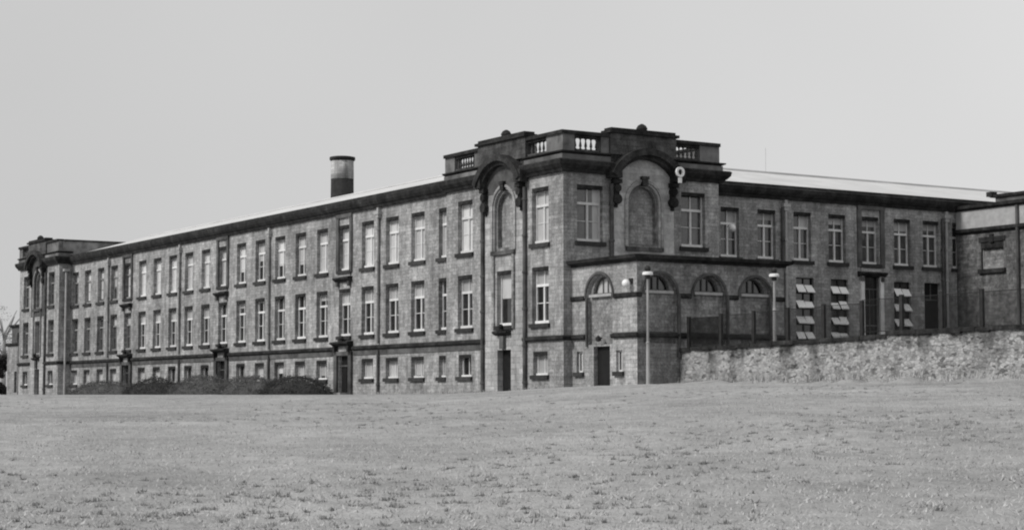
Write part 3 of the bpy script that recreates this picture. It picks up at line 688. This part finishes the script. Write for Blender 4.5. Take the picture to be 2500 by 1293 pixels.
# ------------------------------------------------------------------ rubble stone block on the right
block = thing('rubble_block', (31.4, 3.9, 1.95), 'square grey rubble stone block with pale band under its dark coping, beside the wing', 'building')
BFc = LEFT(31.4)
w = MB(); w.wall(-3.95, 7.0, -1.0, 9.6, [(-1.95, -.15, 7.38, 9.0)], .35); part(w, 'wall', M['block'], block, BFc)
w = MB(); w.wall(-3.95, 7.0, 9.9, 11.02, [], y=-.02); part(w, 'pale_band', M['palepipe'], block, BFc)
w = MB(); w.quad((31.4, -7, -1), (46, -7, -1), (46, -7, 11.0), (31.4, -7, 11.0)); part(w, 'front_wall', M['block'], block)
w = MB(); w.sweep([(31.4, 3.95), (31.4, -7), (46, -7)], [(-.05, 9.58), (.08, 9.58), (.22, 9.70), (.22, 9.86), (-.05, 9.93)]); part(w, 'string_course', M['soot'], block)
w = MB(); w.sweep([(31.4, 3.95), (31.4, -7), (46, -7)], [(-.4, 11.0), (.06, 11.0), (.26, 11.12), (.28, 11.30), (-.4, 11.38)]); part(w, 'coping', M['soot'], block)
w = MB(); w.sweep([(31.75, 1.05), (31.75, -7.0)], [(-.3, 11.36), (.0, 11.36), (.0, 11.66), (-.3, 11.66)]); part(w, 'attic', M['frieze'], block)
w = MB(); w.sweep([(31.75, 1.35), (31.75, -7.0)], [(-.4, 11.66), (.16, 11.66), (.2, 11.82), (-.4, 11.86)]); w.box(31.5, 31.95, 1.1, 1.55, 11.72, 12.0); part(w, 'attic_coping', M['soot'], block)
w = MB(); w.quad((31.6, 3.9, 11.2), (46, 3.9, 11.2), (46, -6.8, 11.2), (31.6, -6.8, 11.2)); part(w, 'flat_roof', M['pipe'], block)
f = MB(); f.box(-1.95, -1.85, .16, .24, 7.38, 9.0).box(-.25, -.15, .16, .24, 7.38, 9.0).box(-1.85, -.25, .16, .24, 8.92, 9.0).box(-1.85, -.25, .08, .24, 7.38, 7.56)
o = part(f, 'window', M['dullwhite'], block, BFc)
q = MB(); q.quad((-1.9, .21, 7.4), (-.2, .21, 7.4), (-.2, .21, 9.0), (-1.9, .21, 9.0)); sub(q, 'blind', M['annex'], o)
q = MB(); q.box(-2.12, .02, -.16, .05, 7.12, 7.375); sub(q, 'sill', M['soot'], o)
q = MB(); q.box(-2.1, 0, -.05, .06, 9.003, 9.30); q.box(-1.2, -.9, -.1, .06, 8.95, 9.45); q.box(-1.94, -.16, .02, .155, 8.62, 8.997); sub(q, 'lintel', M['soot'], o)  # lintel and keystone, plus a dark strip painted as shade inside the opening
q = MB(); q.tube((1.05, -.12, 1.9), (1.05, -.12, 11.0), .1, 10); part(q, 'downpipe', M['pipe'], block, BFc)

# ------------------------------------------------------------------ boiler chimney behind the long range
CX, CY = 20.0, 64.6
ch = thing('boiler_chimney', (CX, CY, 0), 'round brick chimney with dark lower half and dark cap standing behind the long roof', 'chimney')
p = MB(); p.lathe(CX, CY, [(1.12, 0), (.99, 18.4)], 20); part(p, 'shaft', M['brickdark'], ch, smooth=True)
p = MB(); p.lathe(CX, CY, [(1.00, 18.4), (.98, 20.0)], 20); part(p, 'pale_top', M['brickpale'], ch, smooth=True)
p = MB(); p.lathe(CX, CY, [(.98, 19.98), (1.06, 20.02), (1.12, 20.14), (1.10, 20.30), (.9, 20.34)], 20); part(p, 'cap', M['brickdark'], ch)

# ------------------------------------------------------------------ far left outbuilding
ob = thing('outbuilding', (-.6, 87, 0), 'small grey flat topped outbuilding beyond the far end of the school', 'building')
OF = LEFT(-.8)
w = MB(); w.wall(-90.9, -86.82, -1.2, 4.45, [(-88.7, -87.9, .2, 2.1)], .3); part(w, 'wall', M['stone'], ob, OF)
w = MB(); w.wall(-90.6, -86.82, 4.45, 6.15, [(-88.9, -87.6, 4.7, 5.6)], .3, y=.3); part(w, 'upper_wall', M['frieze'], ob, OF)
w = MB(); w.sweep([(-.8, 90.9), (-.8, 86.82)], [(-.35, 4.40), (.1, 4.40), (.22, 4.5), (.22, 4.66), (-.35, 4.7)]); part(w, 'string_course', M['soot'], ob)
w = MB(); w.sweep([(-.5, 90.6), (-.5, 86.82)], [(-3, 6.1), (.1, 6.1), (.25, 6.2), (.25, 6.34), (-3, 6.4)]); part(w, 'cornice', M['soot'], ob)
w = MB(); w.quad((-.8, 90.9, -1.2), (6, 90.9, -1.2), (6, 90.9, 4.5), (-.8, 90.9, 4.5)); w.quad((-.5, 90.6, 4.4), (6, 90.6, 4.4), (6, 90.6, 6.2), (-.5, 90.6, 6.2)); part(w, 'back_wall', M['stone'], ob)
w = MB(); w.box(-88.7, -87.9, .24, .3, .2, 2.1); part(w, 'door', M['door'], ob, OF)
w = MB(); w.quad((-88.9, .52, 4.7), (-87.6, .52, 4.7), (-87.6, .52, 5.6), (-88.9, .52, 5.6)); part(w, 'pane', M['glass'], ob, OF)
w = MB(); w.tube((-87.1, -.1, -.5), (-87.1, -.1, 4.4), .09, 8); part(w, 'downpipe', M['pipe'], ob, OF)

# ------------------------------------------------------------------ retaining wall and fence
WX = 3.0
rw = thing('retaining_wall', (WX, -17, 0), 'long pale rubble retaining wall with dark blotches holding up the yard', 'wall')
def wall_top(y):
    t = 2.06 + (y+5.7)/(-14.4)*.27
    return t if y > -20.0 else 2.44 + (y+20)/(-40)*.1
w = MB(); N = 240; y0, y1 = -5.68, -48.0; nz = 14; idx = {}
for i in range(N+1):
    y = y0 + (y1-y0)*i/N
    for j in range(nz+1):
        tz = j/nz; z = -1.2 + (wall_top(y)-.12+1.2)*tz
        dx = .10*noise.noise(Vector((y*1.1, z*1.9, 3.1))) + .05*noise.noise(Vector((y*3.4, z*4.6, 9.2))) - .10*(1-tz)
        idx[i, j] = len(w.v); w.v.append((WX+dx, y, z))
for i in range(N):
    for j in range(nz): w.f.append((idx[i, j], idx[i+1, j], idx[i+1, j+1], idx[i, j+1]))
k = len(w.v)
w.v += [(WX, y0, -1.2), (WX+.5, y0, -1.2), (WX+.5, y0, wall_top(y0)-.12), (WX, y0, wall_top(y0)-.12)]; w.f.append((k, k+1, k+2, k+3))
part(w, 'rubble_face', M['rubble'], rw)
c = MB(); y = y0; rr = random.Random(5)
while y > -48:
    ln = rr.uniform(.6, 1.1); a = max(y-ln, -20.0) if y > -20.0 else y-ln
    t = wall_top((y+a)/2) + rr.uniform(-.015, .02)
    c.box(WX-.09-rr.uniform(0, .05), WX+.55, a+.012, y, t-.15-rr.uniform(0, .04), t); y = a
part(c, 'coping', M['soot'], rw)
fe = thing('chain_link_fence', (WX+.2, -17, 2.1), 'dark chain link fence on angle iron posts along the top of the rubble wall', 'fence')
fx0 = WX+.25
py = [-6.05, -8.53, -10.95, -13.35, -15.75, -18.2, -20.6, -22.9, -25.1, -27.5, -29.9, -32.3, -34.7, -37.1, -39.5, -41.9, -44.3, -46.7]
def ft(y): return wall_top(y)+1.44
for y in py:
    p = MB(); p.box(fx0-.06, fx0+.06, y-.09, y+.09, wall_top(y)-.02, ft(y)+.05); p.box(fx0-.07, fx0+.07, y-.085, y+.085, ft(y)+.05, ft(y)+.08); part(p, 'post', M['iron'], fe)
def netting(ya, yb, pitch, r, nm):
    m = MB()
    def strip(p, q):
        d = Vector((q[0]-p[0], q[1]-p[1])).normalized(); n = Vector((-d.y, d.x))*r
        for xo in (0,):
            m.quad((fx0, p[0]+n.x, p[1]+n.y), (fx0, q[0]+n.x, q[1]+n.y), (fx0, q[0]-n.x, q[1]-n.y), (fx0, p[0]-n.x, p[1]-n.y))
            m.quad((fx0-r, p[0], p[1]), (fx0-r, q[0], q[1]), (fx0+r, q[0], q[1]), (fx0+r, p[0], p[1]))
    H = 1.40; z0 = max(wall_top(ya), wall_top(yb)); n = int((abs(yb-ya)+H)/pitch)
    lo, hi = min(ya, yb), max(ya, yb)
    for i in range(n+1):
        s = lo-H+i*pitch
        a = max(s, lo); b_ = min(s+H, hi)
        if b_ > a+.02: strip((a, z0+a-s), (b_, z0+b_-s)); strip((a, z0+H-(a-s)), (b_, z0+H-(b_-s)))
    m.box(fx0-.012, fx0+.012, lo, hi, z0+H-.012, z0+H+.012); m.box(fx0-.012, fx0+.012, lo, hi, z0+.02, z0+.044)
    part(m, nm, M['iron'], fe)
for i, (a, c) in enumerate(zip(py, py[1:])): netting(a, c, .055 if i == 0 else .10, .010 if i == 0 else .0065, 'netting')

# ------------------------------------------------------------------ lamp posts
def lamp_post(base, top, label):
    x, y, z = base
    t = thing('lamp_post', base, label, 'lamp post', 'white lamp posts in front of the annex')
    p = MB(); p.lathe(x, y, [(.15, z-.3), (.15, z+.03), (.10, z+.08), (.08, z+1.95), (.10, z+2.0), (.065, z+2.08), (.052, top-.62), (.07, top-.6)], 14); part(p, 'column', M['post'], t, smooth=False)
    p = MB(); p.lathe(x, y, [(.06, top-.6), (.13, top-.56), (.13, top-.46), (.10, top-.43)], 14); part(p, 'collar', M['iron'], t)
    p = MB(); p.lathe(x, y, [(.20, top-.43), (.25, top-.41), (.25, top-.30), (.20, top-.27)], 18); part(p, 'shade', M['lamp'], t)
    p = MB(); p.lathe(x, y, [(.07, top-.27), (.14, top-.18), (.15, top-.10), (.12, top-.02), (.04, top+.04)], 14); part(p, 'finial', M['iron'], t)
lamp_post((.15, -6.95, .25), 5.86, 'white lamp post standing in the grass at the outer corner of the low annex')
lamp_post((7.3, -7.6, 1.95), 5.98, 'white lamp post in the yard behind the wire fence at the end of the annex')

# ------------------------------------------------------------------ planting
def leafball(mb, c, rad, n, size, rnd, flat=1.0):
    for _ in range(n):
        while True:
            d = Vector((rnd.gauss(0, 1), rnd.gauss(0, 1), rnd.gauss(0, 1))).normalized()
            if d.z > -.35: break
        rr = (.72 + .34*rnd.random()) * (1 + .16*noise.noise(d*2.3 + Vector(c)))
        p = Vector(c) + Vector((d.x*rad[0], d.y*rad[1], d.z*rad[2]))*rr
        a = Vector((rnd.gauss(0, 1), rnd.gauss(0, 1), rnd.gauss(0, .7))).normalized(); b_ = a.orthogonal().normalized()
        s = size*rnd.uniform(.6, 1.3)
        mb.quad(p-a*s, p-b_*s*.5, p+a*s, p+b_*s*.5)
def leaf_mesh(mb, name, mat):
    me = bpy.data.meshes.new(name); me.from_pydata(mb.v, [], mb.f); me.materials.append(mat); return me
shr = [(61.5, 6.0, 1.05, 'leaf', 'low spreading grey shrub, farthest from the corner pavilion along the wall foot'),
       (50.8, 4.5, 1.12, 'leafdark', 'darkest low shrub at the wall foot, second from the far pavilion'),
       (42.0, 4.4, 1.22, 'leaf', 'rounded grey shrub under the middle doorway of the long wall'),
       (34.0, 4.4, 1.12, 'leaf', 'broad rounded shrub under the windows between the dark end shrub and the middle one'),
       (27.4, 3.6, 1.05, 'leafdark', 'dark rounded shrub nearest the corner pavilion beside the dark doorway')]
for yc, ry, h, mt, lab in shr:
    rnd = random.Random(int(yc*10)); base = (-1.9, yc, -.1)
    t = thing('shrub', base, lab, 'shrub', 'low shrubs along the foot of the long wall')
    m = MB(); m.lathe(0, 0, [(.86*math.cos(math.pi/2*j/7), .84*math.sin(math.pi/2*j/7)) for j in range(8)], 28)
    def skin(x, y, z, k=1.0):
        q = 1 + .13*noise.noise(Vector((x*1.7, y*3.2+yc, z*1.5))) + .06*noise.noise(Vector((x*5, y*9+yc, z*5)))
        return (-1.9 + x*1.35*k*q, yc + y*ry*1.30*k, -.15 + max(0, z)**1.35*(h+.12)*k*q)
    m.v = [skin(x, y, z, .96) for x, y, z in m.v]
    for _ in range(9000):
        d = Vector((rnd.gauss(0, 1), rnd.gauss(0, 1), abs(rnd.gauss(0, 1)))).normalized()
        p = Vector(skin(d.x, d.y, d.z, (.93+.12*rnd.random()**2) if rnd.random() < .93 else 1.06+.07*rnd.random()))
        u = Vector((rnd.gauss(0, 1), rnd.gauss(0, 1), rnd.gauss(0, .7))).normalized(); w_ = u.orthogonal().normalized(); sz = rnd.uniform(.03, .075)
        m.quad(p-u*sz, p-w_*sz*.5, p+u*sz, p+w_*sz*.5)
    me = leaf_mesh(m, 'foliage', M[mt])
    b = BASE[t.name]; put(me, 'foliage', t, (-b.x, -b.y, -b.z))
    s = MB()
    for k in range(7):
        a = rnd.uniform(0, 6.28); s.tube((-1.9, yc+rnd.uniform(-1, 1)*ry*.5, -.3), (-1.9+.5*math.cos(a), yc+ry*.6*math.sin(a), .55*h), .035, 5, .012)
    part(s, 'stem', M['bark'], t)

def tree(base, h, cr, mt, label, n, name='tree', cat='tree', size=.2, dens=5, low=.35, bark='bark'):
    t = thing(name, base, label, cat); rnd = random.Random(int(h*77)); bx, by, bz = base
    s = MB(); s.tube((bx, by, bz-.3), (bx+.1, by, bz+h*.55), .035*h, 8, .018*h)
    for k in range(9):
        a = 6.28*k/9; z = bz+h*(.35+.3*rnd.random()); s.tube((bx+.05, by, z), (bx+cr*.8*math.cos(a), by+cr*.8*math.sin(a), z+h*.25), .012*h, 5, .004*h)
    part(s, 'trunk', M[bark], t)
    m = MB()
    for k in range(n):
        a = rnd.uniform(0, 6.28); r_ = cr*math.sqrt(rnd.random())*.8
        leafball(m, (bx+r_*math.cos(a), by+r_*math.sin(a), bz+h*(low+(.9-low)*rnd.random()*(1-.4*r_/cr))), (cr*.38, cr*.38, h*.13), 60*dens, size, rnd)
    b = BASE[t.name]; put(leaf_mesh(m, 'crown', M[mt]), 'crown', t, (-b.x, -b.y, -b.z))
tree((-1.0, 93.4, -.2), 5.0, 1.9, 'leafdark', 'dark bushy evergreen growing against the outbuilding at the far end', 22, 'evergreen_tree', 'tree', .16, 6, .08)
tree((7.8, 121, -.2), 10.8, 3.0, 'paleleaf', 'thin pale tree far off beyond the outbuilding roof', 14, 'distant_tree', 'tree', .10, 2, .35, 'paleleaf')

# ------------------------------------------------------------------ ground
ca, sa = math.cos(THETA), math.sin(THETA)
def to_local(X, Y):
    dx, dy = X-ORIGIN.x, Y-ORIGIN.y; return dx*ca+dy*sa, -dx*sa+dy*ca
def sstep(a, b_, x):
    t = min(1, max(0, (x-a)/(b_-a))); return t*t*(3-2*t)
def lerp_table(x, tab):
    if x <= tab[0][0]: return tab[0][1]
    for (a, va), (b_, vb) in zip(tab, tab[1:]):
        if x <= b_: return va + (vb-va)*(x-a)/(b_-a)
    return tab[-1][1]
HC = [(-14, .18), (-8, .18), (-3, .25), (-.5, .36), (2.5, .54), (6, .66), (20, .60)]
ZC = [(-8, 86), (0, 88), (5, 84), (8, 82), (20, 70), (40, 60)]
def ground_z(X, Y):
    hc = lerp_table(X, HC); zc = lerp_table(X, ZC); t = Y/zc
    if t <= 1:
        tt = max(t, -.3); s = tt*1.13 - .13*tt**3 if tt > 0 else tt*1.13
        z = -1.6 + (hc+1.6)*min(s, 1)
    else: z = hc + (.34-hc)*min(1, (t-1)/.75) if hc < .34 else hc
    lx, ly = to_local(X, Y)
    if ly < -5.5: z += (.14 + .34*noise.noise(Vector((lx*.8, ly*.8, 1.0))))*sstep(1.0, 2.9, lx)*(1-sstep(3.2, 3.8, lx))
    return z + 1.6
def rough(X, Y):
    return (.035*noise.noise(Vector((X*.9, Y*.9, 0))) + .03*noise.noise(Vector((X*2.3, Y*2.3, 4))) + .09*noise.noise(Vector((X*.16, Y*.16, 8))))
ys = [-200, -60, -20, 0, 6, 10, 12.5] + [14 + .32*k for k in range(246)]
ys += [95, 98, 104, 112, 122, 135, 150, 170, 200, 260, 400, 700, 1500]
cs = [-40, -12, -4, -1.6, -.8, -.5, -.4] + [-.34 + .68*k/230 for k in range(231)] + [.4, .5, .8, 1.6, 4, 12, 40]
m = MB(); nx = len(cs)
for Y in ys:
    for a in cs:
        X = a*max(Y, 30); z = ground_z(X, Y)
        if 12 < Y < 95 and abs(a) < .36: z += rough(X, Y)*(1 if Y < 82 else .35)
        m.v.append((X, Y, z))
for i in range(len(ys)-1):
    for j in range(nx-1): k = i*nx+j; m.f.append((k, k+1, k+nx+1, k+nx))
me = bpy.data.meshes.new('ground'); me.from_pydata(m.v, [], m.f); me.materials.append(M['grass'])
for p in me.polygons: p.use_smooth = True
g = bpy.data.objects.new('ground', me); COL.objects.link(g); g['kind'] = 'structure'
m = MB(); m.quad((WX+.3, -60, 1.95), (80, -60, 1.95), (80, 4.1, 1.95), (WX+.3, 4.1, 1.95))
me = bpy.data.meshes.new('yard'); me.from_pydata([tuple(world(*v)) for v in m.v], [], m.f); me.materials.append(M['yard'])
g = bpy.data.objects.new('yard', me); COL.objects.link(g); g['kind'] = 'structure'

def scatter(name, n, mat, fn, ymin, ymax, seed, mask=None):
    rnd = random.Random(seed); m = MB()
    for _ in range(n):
        Y = ymin + (ymax-ymin)*rnd.random()**1.25; X = rnd.uniform(-.30, .30)*Y
        lx, ly = to_local(X, Y)
        if lx > -1.2 and ly > -6.4: continue
        if lx > WX-.12: continue
        if mask and not mask(X, Y, rnd): continue
        fn(m, X, Y, ground_z(X, Y)+rough(X, Y), rnd)
    me = bpy.data.meshes.new(name); me.from_pydata(m.v, [], m.f); me.materials.append(mat)
    o = bpy.data.objects.new(name, me); COL.objects.link(o); o['kind'] = 'stuff'
    return o
def blades(m, X, Y, z, rnd):
    for _ in range(5):
        a = rnd.uniform(0, 6.28); x = X+rnd.gauss(0, .16); y = Y+rnd.gauss(0, .16); w = rnd.uniform(.006, .014); h = rnd.uniform(.012, .034)
        c, s = math.cos(a)*w, math.sin(a)*w; lx, ly = rnd.gauss(0, .035), rnd.gauss(0, .035)
        m.quad((x-c, y-s, z-.02), (x+c, y+s, z-.02), (x+lx, y+ly, z+h))
def weed(m, X, Y, z, rnd):
    R0 = rnd.uniform(.03, .085)
    for _ in range(int(14+R0*260)):
        a = rnd.uniform(0, 6.28); r_ = R0*math.sqrt(rnd.random()); x, y = X+r_*math.cos(a)*1.15, Y+r_*math.sin(a)
        w = rnd.uniform(.008, .02); h = rnd.uniform(.02, .065)*(1.25-r_/R0); t = rnd.uniform(0, 6.28)
        c, s = math.cos(t)*w, math.sin(t)*w
        m.quad((x-c, y-s, z-.02), (x+c, y+s, z-.02), (x+c*.4+rnd.gauss(0, .03), y+s*.4+rnd.gauss(0, .03), z+h))
o = scatter('grass_blades', 26000, M['blade'], blades, 12, 82, 1); o['label'] = 'short pale grass blades over the sloping field'; o['category'] = 'grass'
def long_grass(m, X, Y, z, rnd):
    for _ in range(9):
        x = X+rnd.gauss(0, .12); y = Y+rnd.gauss(0, .12); a = rnd.uniform(0, 6.28); w = rnd.uniform(.012, .03); h = rnd.uniform(.08, .34)
        c, s_ = math.cos(a)*w, math.sin(a)*w
        m.quad((x-c, y-s_, z-.03), (x+c, y+s_, z-.03), (x+rnd.gauss(0, .08), y+rnd.gauss(0, .08), z+h))
rnd = random.Random(11); m = MB()
for _ in range(900):
    ly = rnd.uniform(-46, -5.8); v = world(WX-.08-abs(rnd.gauss(0, .28)), ly, 0)
    if noise.noise(Vector((ly*.6, 0, 5))) > rnd.uniform(-.3, .5): long_grass(m, v.x, v.y, ground_z(v.x, v.y), rnd)
for _ in range(260):
    ly = rnd.uniform(.2, 22); v = world(-.08-abs(rnd.gauss(0, .1)), ly, 0)
    if not (4.6 < ly < 6.6): long_grass(m, v.x, v.y, ground_z(v.x, v.y)-.08, rnd)
me = bpy.data.meshes.new('long_grass'); me.from_pydata(m.v, [], m.f); me.materials.append(M['blade'])
o = bpy.data.objects.new('long_grass', me); COL.objects.link(o); o['kind'] = 'stuff'
o['label'] = 'long grass growing along the foot of the rubble wall and the school wall'; o['category'] = 'grass'
o = scatter('weed_tufts', 2600, M['weed'], weed, 13, 72, 2, lambda X, Y, r: noise.noise(Vector((X*.12, Y*.07, 2))) + .012*X + r.uniform(-.25, .25) > .10)
o['label'] = 'scattered dark weed tufts in the field grass'; o['category'] = 'weeds'
